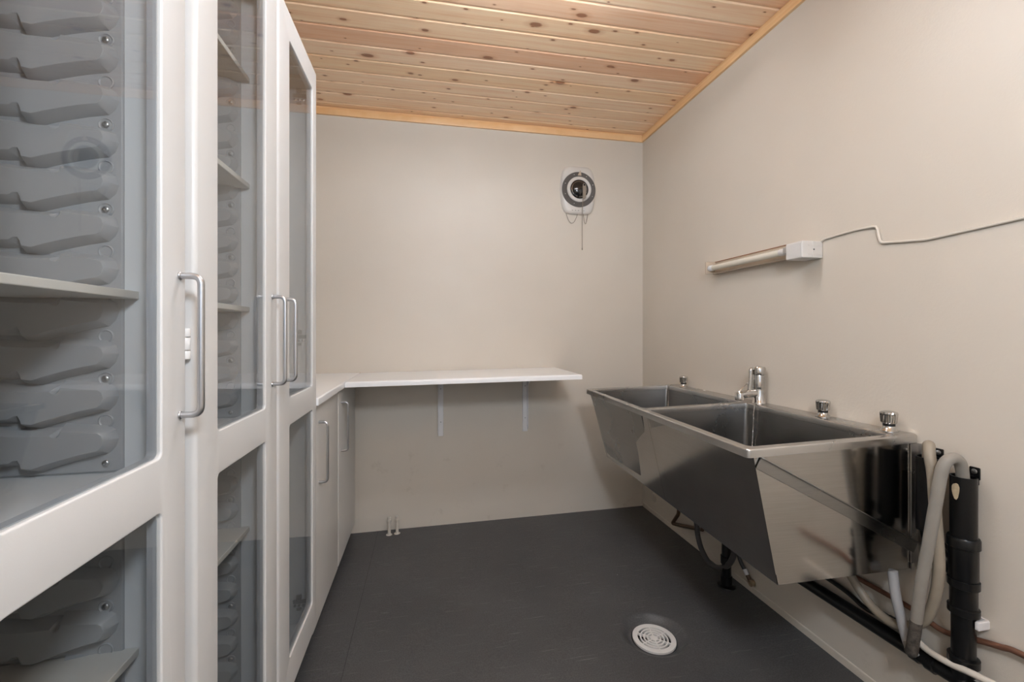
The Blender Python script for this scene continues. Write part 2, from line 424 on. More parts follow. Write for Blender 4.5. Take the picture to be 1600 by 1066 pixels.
def added_batten(y, z, x0, x1, lab):
    xm = (x0+x1)/2
    g = thing('added_lamp', lab, 'added lamp', (xm, y, ZC))
    MB().plate(lambda u, v, d: (u, y+v, z+.020+d), rr(x0-.03, x1+.03, -.035, .035, .01), [], .030, .004, .003).build('housing', 'wpl', g, smooth=35)
    for xx in (x0+.15, x1-.15): MB().tube([(xx, y, z+.048), (xx, y, ZC+.003)], .006, 12).build('hanger', 'alu', g, smooth=40)
    for yy in (-.055, .055):
        MB().lathe([(.012, 0), (.013, .002), (.013, x1-x0-.002), (.012, x1-x0)], (x0, y+yy, z), (Vector((0, 1, 0)), Vector((0, 0, 1)), Vector((1, 0, 0))), 16).build('lit_tube', 'lum2', g, smooth=40)
        for xx in (x0-.010, x1+.010): MB().box(xx-.009, xx+.009, y+yy-.013, y+yy+.013, z-.013, z+.024).build('tube_socket', 'wpl', g, bevel=.002)
added_batten(1.27, 2.32, -.12, .78, 'added batten with two lit tubes, out of view, hung across the room under the pine ceiling')  # unseen batten added overhead, set crosswise to spare the right wall

# ================================================================== tall glass-door cabinets
XD = -.390      # front face of the doors
TH = .0185
FIN = [(-.0172, 0), (-.0195, .0081), (-.0255, .0120), (-.0341, .0126), (-.0512, .0141), (-.0723, .0164), (-.0744, .0104), (-.0786, .0070), (-.0841, .0080), (-.0869, .0109), (-.0959, .0108), (-.1192, .0107), (-.1422, .0120), (-.1529, .0142), (-.22, .0165), (-.36, .0165), (-.44, .0125), (-.452, 0), (-.44, -.016), (-.36, -.022), (-.22, -.0275), (-.1529, -.0284), (-.1382, -.0278), (-.1328, -.0239), (-.1267, -.0237), (-.1240, -.0291), (-.1220, -.0361), (-.1097, -.0380), (-.0945, -.0325), (-.0709, -.0254), (-.0484, -.0195), (-.0255, -.0147), (-.0201, -.0090)]
def offset_poly(P, d):
    n = len(P); out = []
    for i in range(n):
        a, b, c = Vector(P[i-1]), Vector(P[i]), Vector(P[(i+1) % n])
        t1 = (b-a).normalized(); t2 = (c-b).normalized(); t = (t1+t2).normalized()
        nrm = Vector((-t.y, t.x)); k = max(.55, nrm.dot(Vector((-t1.y, t1.x))))
        out.append(b + nrm*d/k)
    return out
def area2(P): return sum(P[i-1][0]*P[i][1]-P[i][0]*P[i-1][1] for i in range(len(P)))
SGN = -1 if area2(FIN) > 0 else 1
def tray_panel(yface, z0, z1, tiers, screws, parent):
    b = MB(); x1 = -.473
    b.plate(lambda u, v, d: (u, yface+d, v), rr(-.985, x1, z0, z1, .004), [], .0052, .002, .002)
    base = offset_poly([(p[0], p[1]) for p in FIN], SGN*.0095); mid = offset_poly([(p[0], p[1]) for p in FIN], SGN*.0012)
    for zc in tiers:
        b.loft([[(x1+q[0]+.003, yface+.0005, zc+q[1]) for q in base], [(x1+q[0]+.003, yface-.0195, zc+q[1]) for q in mid], [(x1+q[0]+.003, yface-.0205, zc+q[1]) for q in [Vector(p) for p in FIN]]], False, True)
    for zs in [z+.0275 for z in tiers]:
        if zs > z1-.015: continue
        prof = [(.0108, -.0004), (.0108, .0012), (.0096, .0022), (.0084, .0012), (.0078, .0006)]
        b.lathe(prof, (x1-.022, yface, zs), 'y', 20)
    o = b.build('tray_runner_panel', 'moulded', parent, smooth=28)
    for zs in screws:
        s = MB(); s.lathe([(.0048, 0), (.0048, .0022), (.0036, .0034), (.0016, .0036), (.0012, .0022), (.0002, .0022)], (x1-.022, yface-.0008, zs), 'y', 14)
        q = s.build('screw', 'screw', o, smooth=40, loc=o['_o']); q['label'] = 'zinc screw head'
    return o
Z_TOP, Z_BOT = 2.079, .095
T0 = 1.5813; PT = .0665
TU = [T0+PT*k for k in range(-9, 7)]; TU = [z for z in TU if .965 < z < 2.03]
TLW = [.760+.0685*k for k in range(-9, 2)]; TLW = [z for z in TLW if .16 < z < .83]
def tall_cabinet(c0, c1, y0, y1, gy0, gy1, hy, hinge_y, label, runners, shelves_z, hinge_side):
    cab = thing('glass_door_cabinet', label, 'cabinet', (-.7, (y0+y1)/2, .0), 'tall glass door cabinets')
    t = .016; xf = XD-TH-.003; xb = -.998
    car = MB()
    car.box(xb, xf, c0, c0+t, .075, Z_TOP).box(xb, xf, c1-t, c1, .075, Z_TOP)
    car.box(xb, xb+.006, c0+t, c1-t, .075, Z_TOP)
    car.box(xb+.006, xf, c0+t, c1-t, Z_TOP-t, Z_TOP).box(xb+.006, xf, c0+t, c1-t, .100, .100+t)
    car.box(xb+.006, xf, c0+t, c1-t, .909, .927)
    car.build('carcass', 'inner', cab)
    MB().box(-.99, -.455, c0, c1, zf(-.7, y0)-.004, .0748).build('plinth', 'dark', cab)
    # door
    d = MB()
    fn = lambda u, v, dd: (XD-dd, u, v)
    zl0 = .205
    holes = [rr(gy0, gy1, .9615, 1.995, .010), rr(gy0, gy1, zl0, .8795, .010)]
    d.plate(fn, rr(y0, y1, Z_BOT, Z_TOP, .004), holes, TH, .0085, .0028)
    door = d.build('door', 'white', cab, smooth=40)
    for a, b in ((.9615, 1.995), (zl0, .8795)):
        MB().box(XD-.0068, XD-.0032, gy0-.001, gy1+.001, a-.001, b+.001).build('glass_pane', 'glass', door, loc=cab['_o'])
        MB().plate(lambda u, v, dd: (XD-.0072-dd, u, v), rr(gy0-.0004, gy1+.0004, a-.0004, b+.0004, .010), [rr(gy0+.0014, gy1-.0014, a+.0014, b-.0014, .009)], .0125, .0003, .0003).build('glazing_bead', 'bead', door, loc=cab['_o'])
    # handle
    x0 = XD+.0005
    path = fillet([(x0-.002, hy, 1.2405), (x0+.0305, hy, 1.2405), (x0+.0305, hy, 1.0165), (x0-.002, hy, 1.0165)], .019, 8)
    h = MB().tube(path, .0052, 14)
    for z in (1.2405, 1.0165): h.lathe([(.0068, 0), (.0068, .0015), (.0055, .0028)], (x0, hy, z), (Vector((0, 1, 0)), Vector((0, 0, 1)), Vector((1, 0, 0))), 16)
    hd = h.build('handle', 'alu', door, smooth=50, loc=cab['_o']); hd['label'] = 'satin aluminium bow handle'
    # hinges on the outer edge
    for z in (1.985, 1.130, .190):
        k = MB(); xh = XD-.012
        for a, b in ((-.026, -.012), (-.0105, .0105), (.012, .026)):
            k.lathe([(.0066, a), (.0072, a+.001), (.0072, b-.001), (.0066, b)], (xh, hinge_y, z), 'z', 14)
        k.box(xh-.014, xh, hinge_y-.0035, hinge_y+.0035, z-.022, z+.022)
        q = k.build('hinge', 'hinge', door, smooth=40, loc=cab['_o'])
        # mounting plate on the inside of the side panel
        ys = c1-t if hinge_side > 0 else c0+t
        sg = -1 if hinge_side > 0 else 1
        p = MB(); xm = -.445
        p.box(xm-.020, xm+.024, min(ys, ys+sg*.002), max(ys, ys+sg*.002), z-.003, z+.010)
        p.box(xm-.009, xm+.009, min(ys, ys+sg*.004), max(ys, ys+sg*.004), z+.012, z+.028)
        for dx in (-.014, 0, .014): p.lathe([(.0045, 0), (.0045, .0045), (.002, .0055)], (xm+dx, ys, z-.010), (Vector((1, 0, 0)), Vector((0, 0, 1)), Vector((0, sg, 0))), 10)
        p.box(xm-.008, xm+.008, min(ys, ys+sg*.003), max(ys, ys+sg*.003), z-.028, z-.019)
        q = p.build('hinge_plate', 'screw', cab); q['label'] = 'dark metal hinge plate on the inner side'
    # moulded runner panels on the far inner side
    if runners:
        yf = c1-t-.0053
        tray_panel(yf, .930, 2.045, TU, [1.6088-PT*2*k for k in range(-3, 6) if .94 < 1.6088-PT*2*k < 2.03], cab)
        tray_panel(yf, .120, .880, TLW, [.719-.137*k for k in range(0, 5) if .719-.137*k > .14], cab)
        for z in shelves_z:
            MB().box(-.975, -.452, c0+t+.0015, c1-t-.0008, z, z+.0125).build('shelf', 'shelf_in', cab, bevel=.0015)
    return cab
tall_cabinet(.3955, .8225, .398, .8185, .487, .748, .796, .392, 'white tall glass-door cabinet at the left edge of the photo, nearest the viewer', True, [1.2025, .633], -1)
tall_cabinet(.8310, 1.2710, .8470, 1.2675, .9285, 1.1815, 1.226, .8385, 'white tall glass-door cabinet between the other two, several thin shelves inside', True, [1.797, 1.522, 1.2025, .633], -1)
tall_cabinet(1.2720, 1.6940, 1.2760, 1.6915, 1.373, 1.6355, 1.318, 1.6965, 'white tall glass-door cabinet farthest back, right beside the low grey cupboards', False, [], 1)

# ================================================================== low cupboards, worktop, wall shelf
XB = -.405
def base_cabinet(y0, y1, hy, label, hz):
    cab = thing('base_cabinet', label, 'cupboard', (-.7, (y0+y1)/2, 0.0), 'low cupboards under the worktop')
    zb = zf(-.6, y0)
    MB().box(-.998, XB-.0225, y0, y1, .055, .8838).build('carcass', 'base', cab, bevel=.001)
    MB().box(-.99, -.475, y0, y1, zb-.004, .0548).build('plinth', 'dark', cab)
    door = MB().plate(lambda u, v, d: (XB-d, u, v), rr(y0+.0025, y1-.0025, .052, .874, .003), [], .020, .005, .002).build('door', 'base', cab, smooth=40)
    x0 = XB+.0005
    path = fillet([(x0-.002, hy, hz[1]), (x0+.031, hy, hz[1]), (x0+.031, hy, hz[0]), (x0-.002, hy, hz[0])], .019, 8)
    h = MB().tube(path, .005, 14)
    hd = h.build('handle', 'alu', door, smooth=50, loc=cab['_o']); hd['label'] = 'satin aluminium bow handle'
    for z in (.795, .185):
        k = MB(); xh = XB-.006
        for a, b in ((-.026, -.012), (-.0105, .0105), (.012, .026)):
            k.lathe([(.005, a), (.0056, a+.001), (.0056, b-.001), (.005, b)], (xh, y1+.001, z), 'z', 14)
        k.build('hinge', 'hinge', door, smooth=40, loc=cab['_o'])
base_cabinet(1.700, 2.164, 1.790, 'pale grey low cupboard with bow handle, right beside the tall glass cabinet', (.577, .806))
base_cabinet(2.170, 2.655, 2.236, 'pale grey low cupboard with bow handle, in the corner by the back wall', (.580, .812))
# worktop along the left wall
wt = MB().plate(lambda u, v, d: (u, v, .9125-d), rr(-.998, -.385, 1.6955, 2.697, .002), [], .028, .006, .002)
tag(wt.build('worktop', 'top', smooth=40), 'white worktop on the low cupboards along the left wall', 'worktop')
# wall shelf, leans a little
def shelf_pt(u, v, d):
    z = .9120 + (u+.385)/1.19*.0150
    return (u, v, z-d)
ws = MB().plate(shelf_pt, rr(-.3845, .804, 2.205, 2.6985, .004), [], .026, .009, .002)
tag(ws.build('wall_shelf', 'top', smooth=40), 'long white wall shelf on two brackets along the back wall', 'shelf')
def bracket(x, lab, side):
    zt_ = .9120 + (x+.385)/1.19*.0150 - .0262
    b = thing('shelf_bracket', lab, 'bracket', (x, 2.69, zt_-.2), 'white shelf brackets')
    w = .0155
    # vertical channel on the wall
    v = MB().plate(lambda u, vv, d: (x+u, 2.6900+d, vv), rr(-w, w, zt_-.370, zt_, .002), [], .0095, .0015, .001)
    v.box(x+side*w-.0015, x+side*w+.0015, 2.676, 2.690, zt_-.350, zt_-.002)
    v.build('wall_leg', 'wpl', b, smooth=40)
    a = MB().plate(lambda u, vv, d: (x+u, vv, zt_-.0045+d), rr(-w, w, 2.30, 2.688, .002), [], .0045, .001, .001)
    a.build('shelf_arm', 'wpl', b)
    g = MB(); xs = x+side*w*.85
    prof = [(2.689, zt_-.0046), (2.35, zt_-.0046), (2.35, zt_-.010), (2.60, zt_-.035), (2.655, zt_-.075), (2.676, zt_-.14), (2.681, zt_-.33), (2.689, zt_-.34)]
    g.loft([[(xs-.0012, p[0], p[1]) for p in prof], [(xs+.0012, p[0], p[1]) for p in prof]])
    g.build('web', 'wpl', b)
    for z in (zt_-.085, zt_-.285):
        s = MB().lathe([(.0042, -.0004), (.0042, .001), (.002, .0018)], (x, 2.690, z), 'y', 12).build('screw', 'screw', b)
bracket(.082, 'white L-shaped shelf bracket, the one closer to the low cupboards', -1)
bracket(.604, 'white L-shaped shelf bracket, the one closer to the steel sink', 1)

# ================================================================== capped pipe stubs
for x, y, lab in ((-.214, 2.636, 'capped painted pipe stub in floor, the one nearer the cupboards'), (-.170, 2.644, 'capped painted pipe stub in floor, the one nearer the sink')):
    z0 = zf(x, y)
    p = thing('pipe_stub', lab, 'pipe', (x, y, z0), 'capped pipe stubs by the back wall')
    MB().lathe([(.019, -.002), (.017, .002), (.0105, .004), (.0085, .010), (.0085, .074), (.0105, .076)], (x, y, z0), 'z', 20).build('pipe', 'pipewhite', p, smooth=40)
    MB().lathe([(.0112, .0745), (.0122, .077), (.0122, .084), (.0108, .086), (.0105, .099), (.009, .102), (.002, .1035)], (x, y, z0), 'z', 8).build('cap', 'pipewhite', p)

# ================================================================== wall fan with pull cords
FX, FZ, FY = .949, 2.056, YB
fan = thing('wall_fan', 'round dial ventilator with pull cord on the back wall', 'ventilator', (FX, FY, FZ))
def barrel(ins):
    pts = []; w, h = .1165-ins, .1535-ins
    n = 64
    for k in range(n):
        a = 2*PI*k/n; c, s_ = math.cos(a), math.sin(a)
        e = 2/7.5
        x = w*math.copysign(abs(c)**e, c); z = h*math.copysign(abs(s_)**e, s_)
        x *= 1-.19*(abs(z)/h)**2.0
        z *= 1-.05*(abs(x)/w)**2
        pts.append((FX+x, FZ+z))
    return pts
rings = []
for ins, dep in ((0, -.0005), (0, .010), (.002, .016), (.007, .0225), (.016, .027), (.034, .030), (.07, .031)):
    rings.append([(x, FY-dep, z) for x, z in barrel(ins)])
MB().loft(rings).build('housing', 'fanhouse', fan, smooth=50)
MB().lathe([(.081, .029), (.1115, .029), (.1115, .0335), (.1095, .036), (.083, .037), (.081, .036)], (FX, FY, FZ), 'y', 64).build('dial_ring', 'fanring', fan, smooth=40)
MB().lathe([(.060, .030), (.0805, .030), (.0805, .039), (.077, .043), (.064, .044), (.060, .040)], (FX, FY, FZ), 'y', 64).build('collar', 'fanhouse', fan, smooth=40)
hub = MB().lathe([(.0595, .030), (.0595, .042), (.056, .044), (.052, .041), (.0505, .040), (.048, .047), (.041, .054), (.028, .060), (.012, .063), (.001, .0635)], (FX, FY, FZ), 'y', 48).build('hub', 'fanhub', fan, smooth=50)
rg = MB().lathe([(.0515, .0405), (.0515, .0440), (.0490, .0455), (.0480, .0440), (.0485, .0405)], (FX, FY, FZ), 'y', 48).build('hub_ring', 'chrome', hub, smooth=50, loc=fan['_o'])
MB().loft([[(FX-.010, FY-.036, FZ+.088), (FX+.014, FY-.036, FZ+.088), (FX+.010, FY-.036, FZ+.118), (FX+.008, FY-.036, FZ+.122)], [(FX-.010, FY-.043, FZ+.088), (FX+.014, FY-.041, FZ+.088), (FX+.010, FY-.039, FZ+.118), (FX+.008, FY-.039, FZ+.122)]]).build('pointer', 'lampback', fan)
for a in (60, 110, 160, 200, 250, 335, 20):
    MB().lathe([(.0022, .036), (.0022, .0385), (.001, .039)], (FX+.097*math.cos(math.radians(a)), FY, FZ+.097*math.sin(math.radians(a))), 'y', 8).build('dial_mark', 'wpl', fan)
for dx in (-.042, -.022, -.002, .034):
    MB().box(FX+dx-.0035, FX+dx+.0035, FY-.0315, FY-.030, FZ-.134, FZ-.1315).build('vent_slot', 'blackmat', fan)
lv = MB().plate(lambda u, v, d: (FX+.024+u, FY-.068+d, FZ-.015+v), rr(-.011, .011, -.052, .045, .011), [rr(-.004, .004, .030, .038, .004)], .004, .001, .0005).build('strap', 'cordmat', fan); lv['label'] = 'dull strap hanging from the hub'
MB().lathe([(.006, .056), (.006, .070), (.004, .072)], (FX+.024, FY, FZ+.020), 'y', 16).build('pivot', 'blackmat', fan, smooth=40)
MB().tube(smooth_path([(FX+.016, FY-.068, FZ-.03), (FX+.0125, FY-.064, FZ-.12), (FX+.0125, FY-.058, FZ-.2), (FX+.013, FY-.057, FZ-.375)]), .0021, 8).lathe([(.001, .002), (.0035, 0), (.0035, -.012), (.001, -.014)], (FX+.013, FY-.057, FZ-.375), 'z', 10).build('pull_cord', 'cordmat', fan, smooth=50)
for x0, x1, dz in ((-.079, -.003, .062), (.036, .064, .062)):
    pts = [(FX+x0+(x1-x0)*t/12, FY-.014, FZ-.150-dz*(1-(2*t/12-1)**2)) for t in range(13)]
    ch = MB().tube(pts, .0013, 6); ch.build('chain_loop', 'bronze', fan, smooth=50)
MB().tube([(FX+.036, FY-.036, FZ-.06), (FX+.036, FY-.034, FZ-.11), (FX+.036, FY-.031, FZ-.15)], .0011, 6).build('chain', 'screw', fan)

# ================================================================== wall lamp (unlit tube) and its cable
lamp = thing('wall_lamp', 'open fluorescent wall lamp with unlit tube on the right wall above the sink', 'wall lamp', (XR, 1.66, 1.45))
MB().plate(lambda u, v, d: (XR-.020+d, u, v), rr(1.40, 1.945, 1.436, 1.490, .003), [], .0195, .003, .001).build('back_plate', 'lampback', lamp, smooth=40)
MB().box(XR-.0225, XR-.0200, 1.42, 1.94, 1.4895, 1.4925).build('plate_edge', 'rust', lamp)
MB().box(XR-.034, XR-.0202, 1.42, 1.93, 1.4330, 1.4400).build('lower_rail', 'lampback', lamp, bevel=.002)
bx = MB().plate(lambda u, v, d: (u, 1.348+d, v), rr(XR-.087, XR-.0005, 1.417, 1.478, .004), [], .072, .003, .002)
bx.box(XR-.044, XR-.037, 1.3462, 1.349, 1.418, 1.477)
for z in (1.430, 1.462): bx.box(XR-.062, XR-.002, 1.3468, 1.349, z-.0015, z+.0015)
box_ = bx.build('ballast_box', 'lampbox', lamp, smooth=40)
MB().lathe([(.0024, 0), (.0024, .002), (.001, .003)], (XR-.0405, 1.3462, 1.447), 'y', 10).build('box_screw', 'blackmat', box_, loc=lamp['_o'])
MB().box(XR-.089, XR-.0865, 1.352, 1.366, 1.423, 1.470).build('box_latch', 'lampbox', box_, loc=lamp['_o'])
MB().lathe([(.0128, 0), (.0132, .003), (.0132, .405), (.0128, .408)], (XR-.052, 1.4855, 1.459), (Vector((1, 0, 0)), Vector((0, 0, 1)), Vector((0, 1, 0))), 24).build('tube', 'tube', lamp, smooth=40)
for yc, s in ((1.470, 1), (1.908, -1)):
    MB().lathe([(.010, -.014), (.0138, -.013), (.0138, .014), (.0125, .016)], (XR-.052, yc, 1.459), (Vector((1, 0, 0)), Vector((0, 0, 1)), Vector((0, s, 0))), 24).build('tube_cap', 'wpl', lamp, smooth=40)
MB().box(XR-.070, XR-.021, 1.421, 1.455, 1.447, 1.471).build('near_socket', 'alu', lamp, bevel=.002)
MB().box(XR-.070, XR-.001, 1.923, 1.933, 1.432, 1.492).build('end_bracket', 'lampback', lamp, bevel=.001)
MB().lathe([(.009, -.001), (.009, .010), (.005, .012)], (XR-.052, 1.923, 1.459), 'y', 16).build('far_socket', 'chrome', lamp, smooth=40)
MB().plate(lambda u, v, d: (u, 2.0-d*0+d, v), rr(XR-.045, XR-.0005, 1.440, 1.505, .002), [], .002, .0005, .0005)
cab_path = fillet([(XR-.004, 1.352, 1.474), (XR-.0045, 1.34, 1.484), (XR-.0045, 1.22, 1.490), (XR-.0045, 1.150, 1.486), (XR-.0045, 1.139, 1.430), (XR-.0045, 1.010, 1.414), (XR-.0045, .80, 1.4235), (XR-.0045, .3, 1.435), (XR-.0045, -1.5, 1.44)], .012, 6)
tag(MB().tube(cab_path, .0042, 10).build('lamp_cable', 'cream', smooth=50), 'cream cable clipped along the right wall up to the lamp box', 'cable')

# ================================================================== steel sink
def xfront(y): return .837 + (y-1.03)/1.26*.019
def zr(x): return .838 + (x-.845)/.559*.015
Y0S, Y1S = 1.030, 2.293
sink = thing('double_sink', 'long stainless steel double trough sink mounted on the right wall', 'sink', (1.40, 1.66, .46))
def rim_fn(u, v, d):
    k = (XR-.002-u)/(XR-.002-.837)           # 0 at wall, 1 at the front
    x = u + k*(xfront(v)-.837)
    return (x, v, zr(x)-d)
rim = MB().plate(rim_fn, rr(.837, XR-.002, Y0S, Y1S, .012), [rr(.864, 1.330, 1.056, 1.643, .014), rr(.864, 1.330, 1.672, 2.268, .014)], .024, .005, .004)
rim.build('rim', 'steel_rim', sink, smooth=40)
def sheet(grid, t, nrm):
    pass
ZB = .463
def front_pt(y, t):      # t 0 top 1 bottom
    xt = xfront(y)+.022; xbm = .934+(y-1.03)/1.26*.040
    x = xt + (xbm-xt)*t
    # each half is slightly dished
    h = (y-1.036)/(1.640-1.036) if y < 1.640 else (y-1.640)/(2.285-1.640)
    x += .0012*math.sin(PI*min(max(h, 0), 1))*math.sin(PI*t)
    return (x, y, (zr(xt)-.020)*(1-t) + ZB*t)
def front_panel(ya, yb):
    b = MB(); ny, nt = 24, 16
    rows = [[front_pt(ya+(yb-ya)*i/ny, j/nt) for i in range(ny+1)] for j in range(nt+1)]
    b.loft(rows, False, False, closed=False)
    back = [[(p[0]+.002, p[1], p[2]) for p in r] for r in rows]
    b.loft(back, False, False, closed=False)
    for side in (0, ny):
        b.loft([[r[side] for r in rows], [r[side] for r in back]], False, False, closed=False)
    b.loft([rows[0], back[0]], False, False, closed=False); b.loft([rows[-1], back[-1]], False, False, closed=False)
    return b
front_panel(1.036, 1.6395).build('front_panel', 'steel', sink, smooth=60)
front_panel(1.6405, 2.285).build('front_panel', 'steel', sink, smooth=60)
def end_panel(y, th, name):
    b = MB(); ny, nz = 14, 12; s = -1 if th > 0 else 1
    rows = []
    for j in range(nz+1):
        t = j/nz; r = []
        p0 = front_pt(y, t)
        for i in range(ny+1):
            q = i/ny; x = p0[0]*(1-q) + (XR-.003)*q; z = (zr(x)-.020)*(1-t) + ZB*t
            r.append((x, y + s*.004*math.sin(PI*q)*math.sin(PI*t), z))
        rows.append(r)
    back = [[(p[0], p[1]+th, p[2]) for p in r] for r in rows]
    b.loft(rows, False, False, closed=False); b.loft(back, False, False, closed=False)
    for k in (0, ny): b.loft([[r[k] for r in rows], [r[k] for r in back]], False, False, closed=False)
    b.loft([rows[0], back[0]], False, False, closed=False); b.loft([rows[-1], back[-1]], False, False, closed=False)
    b.build(name, 'steel', sink, smooth=60)
end_panel(1.036, .002, 'end_panel'); end_panel(2.285, -.002, 'end_panel')
bt = MB().hexa([(front_pt(1.038, 1)[0]+.002, 1.038, ZB), (XR-.003, 1.038, ZB), (XR-.003, 2.283, ZB), (front_pt(2.283, 1)[0]+.002, 2.283, ZB), (front_pt(1.038, 1)[0]+.002, 1.038, ZB+.003), (XR-.003, 1.038, ZB+.003), (XR-.003, 2.283, ZB+.003), (front_pt(2.283, 1)[0]+.002, 2.283, ZB+.003)])
bt.build('underside', 'steel_in', sink)
def basin(ya, yb):
    b = MB()
    def ring(ins, z, xs, r): return [(x, y, zr(x)-.022 if z is None else z) for x, y in rr(.866+xs, 1.329-ins, ya+ins, yb-ins, r)(0)]
    b.loft([ring(.0, None, .0, .014), ring(.010, .66, .045, .02), ring(.014, .50, .085, .025), ring(.024, .482, .100, .03), ring(.05, .476, .13, .03)], False, True)
    o = b.build('basin', 'steel_in', sink, smooth=35)
    cx, cy = 1.15, (ya+yb)/2
    MB().lathe([(.045, .0), (.045, .002), (.036, .003), (.030, -.001), (.001, -.002)], (cx, cy, .4766), 'z', 28).build('waste', 'chrome', sink, smooth=40)
basin(1.057, 1.642); basin(1.673, 2.267)
# diagonal brace on the near end
def brace():
    a = Vector((.872, 1.033, .800)); c = Vector((1.3895, 1.033, .5265)); d = (c-a).normalized(); n = Vector((-d.z, 0, d.x))
    if n.z < 0: n = -n
    w = .0165; b = MB()
    b.hexa([a-n*w, c-n*w, c-n*w+Vector((0, -.004, 0)), a-n*w+Vector((0, -.004, 0)), a+n*w, c+n*w, c+n*w+Vector((0, -.004, 0)), a+n*w+Vector((0, -.004, 0))])
    e0, e1 = a+n*w+Vector((0, -.004, 0)), c+n*w+Vector((0, -.004, 0))
    b.hexa([e0-n*.003, e1-n*.003, e1-n*.003+Vector((0, -.016, 0)), e0-n*.003+Vector((0, -.010, 0)), e0, e1, e1+Vector((0, -.016, 0)), e0+Vector((0, -.010, 0))])
    b.build('brace', 'steel_in', sink, bevel=.0006)
brace()
fl = MB().plate(lambda u, v, d: (XR-.0045+d, u, v), rr(.996, 1.0345, .476, .828, .012), [], .004, .001, .001)
fl.box(XR-.028, XR-.001, 1.0305, 1.0345, ZB, .826)
flo = fl.build('wall_flange', 'steel_rim', sink, smooth=40)
MB().lathe([(.010, 0), (.010, .0015), (.0065, .002), (.0065, .006), (.004, .0075)], (XR-.0045, 1.014, .800), 'x', 16).build('flange_screw', 'screw', flo, smooth=40, loc=sink['_o'])

# taps, mixer, chains on the sink
def knob_tap(x, y, lab):
    z = zr(x)
    t = thing('push_tap', lab, 'tap', (x, y, z), 'push button taps on the sink')
    MB().lathe([(.0235, -.0005), (.0235, .002), (.020, .006), (.0155, .010), (.0145, .016)], (x, y, z), 'z', 32).build('base', 'chrome', t, smooth=40)
    MB().lathe([(.0150, .0155), (.0150, .0225), (.0140, .0235)], (x, y, z), 'z', 28).build('band', 'blackmat', t, smooth=40)
    MB().lathe([(.0175, .0235), (.0198, .026, .05), (.0216, .048, .07), (.0222, .053, .04), (.0205, .0575), (.012, .0605), (.001, .0615)], (x, y, z), 'z', 44).build('knob', 'chrome', t)
knob_tap(1.368, 1.088, 'chrome push tap on the sink ledge nearest the black standpipes')
knob_tap(1.368, 1.313, 'chrome push tap on the sink ledge, second from the standpipes')
knob_tap(1.368, 2.170, 'chrome push tap at the far end of the sink ledge, towards the back wall corner')
mx_, my_ = 1.368, 1.618; mz = zr(mx_)
mix = thing('mixer_tap', 'chrome single lever mixer tap in the middle of the sink ledge', 'tap', (mx_, my_, mz))
MB().lathe([(.027, -.0005), (.027, .003), (.0245, .006), (.024, .050), (.0225, .056), (.023, .062), (.0225, .112), (.021, .118)], (mx_, my_, mz), 'z', 32).build('body', 'chrome', mix, smooth=40)
MB().lathe([(.0215, .1185), (.025, .120), (.026, .126), (.026, .146), (.023, .152), (.010, .1545), (.001, .155)], (mx_, my_, mz), 'z', 32).build('cap', 'chrome', mix, smooth=40)
sp = smooth_path([(mx_-.012, my_, mz+.042), (mx_-.05, my_+.002, mz+.040), (mx_-.072, my_+.006, mz+.036), (mx_-.086, my_+.008, mz+.033)])
spo = MB().tube(sp, [.016]*(len(sp)-6) + [.0155, .015, .0145, .0145, .014, .014], 20).build('spout', 'chrome', mix, smooth=50)
e = Vector(sp[-1])
MB().lathe([(.0165, .012), (.0175, .010), (.0175, -.018), (.0150, -.020), (.013, -.017)], e, 'z', 24).build('aerator', 'chrome', spo, smooth=40, loc=mix['_o'])
hp = fillet([(mx_-.018, my_+.002, mz+.143), (mx_-.036, my_+.004, mz+.142), (mx_-.039, my_+.004, mz+.055)], .016, 6)
MB().tube(hp, [.0085]*(len(hp)-1)+[.0105], 14).build('lever', 'chrome', mix, smooth=50)
MB().tube(smooth_path([(mx_-.044, my_+.012, mz+.085), (mx_-.058, my_+.010, mz+.074), (mx_-.080, my_+.008, mz+.056), (mx_-.088, my_+.008, mz+.045)]), .0016, 6).build('lever_wire', 'chrome', mix, smooth=50)
def chain(pts, lab, name):
    P = smooth_path(pts, 10); b = MB(); acc = 0; last = P[0]
    b.tube(P, .0007, 5)
    step = .0052; d = 0
    for i in range(1, len(P)):
        seg = (P[i]-P[i-1]).length; 
        while d + seg - acc >= 0 and acc <= d + seg:
            q = P[i-1].lerp(P[i], (acc-d)/seg if seg else 0)
            b.lathe([(.0002, -.0021), (.0015, -.0014), (.0021, 0), (.0015, .0014), (.0002, .0021)], q, 'z', 6)
            acc += step
        d += seg
    tag(b.build(name, 'chrome', smooth=70), lab, 'chain', 'plug chains on the sink')
chain([(mx_-.018, my_-.022, mz+.030), (mx_-.030, my_-.028, mz+.012), (mx_-.043, my_-.031, mz+.003), (mx_-.050, my_-.031, mz-.03), (mx_-.052, my_-.030, mz-.10), (mx_-.058, my_-.029, mz-.20), (mx_-.066, my_-.028, mz-.30)], 'ball chain hanging from the mixer tap into the near basin', 'plug_chain')
chain([(1.345, 2.238, zr(1.345)+.003), (1.332, 2.238, zr(1.33)+.003), (1.322, 2.238, zr(1.33)-.012), (1.318, 2.238, .74), (1.312, 2.238, .60)], 'ball chain hanging in the corner of the far basin', 'plug_chain')

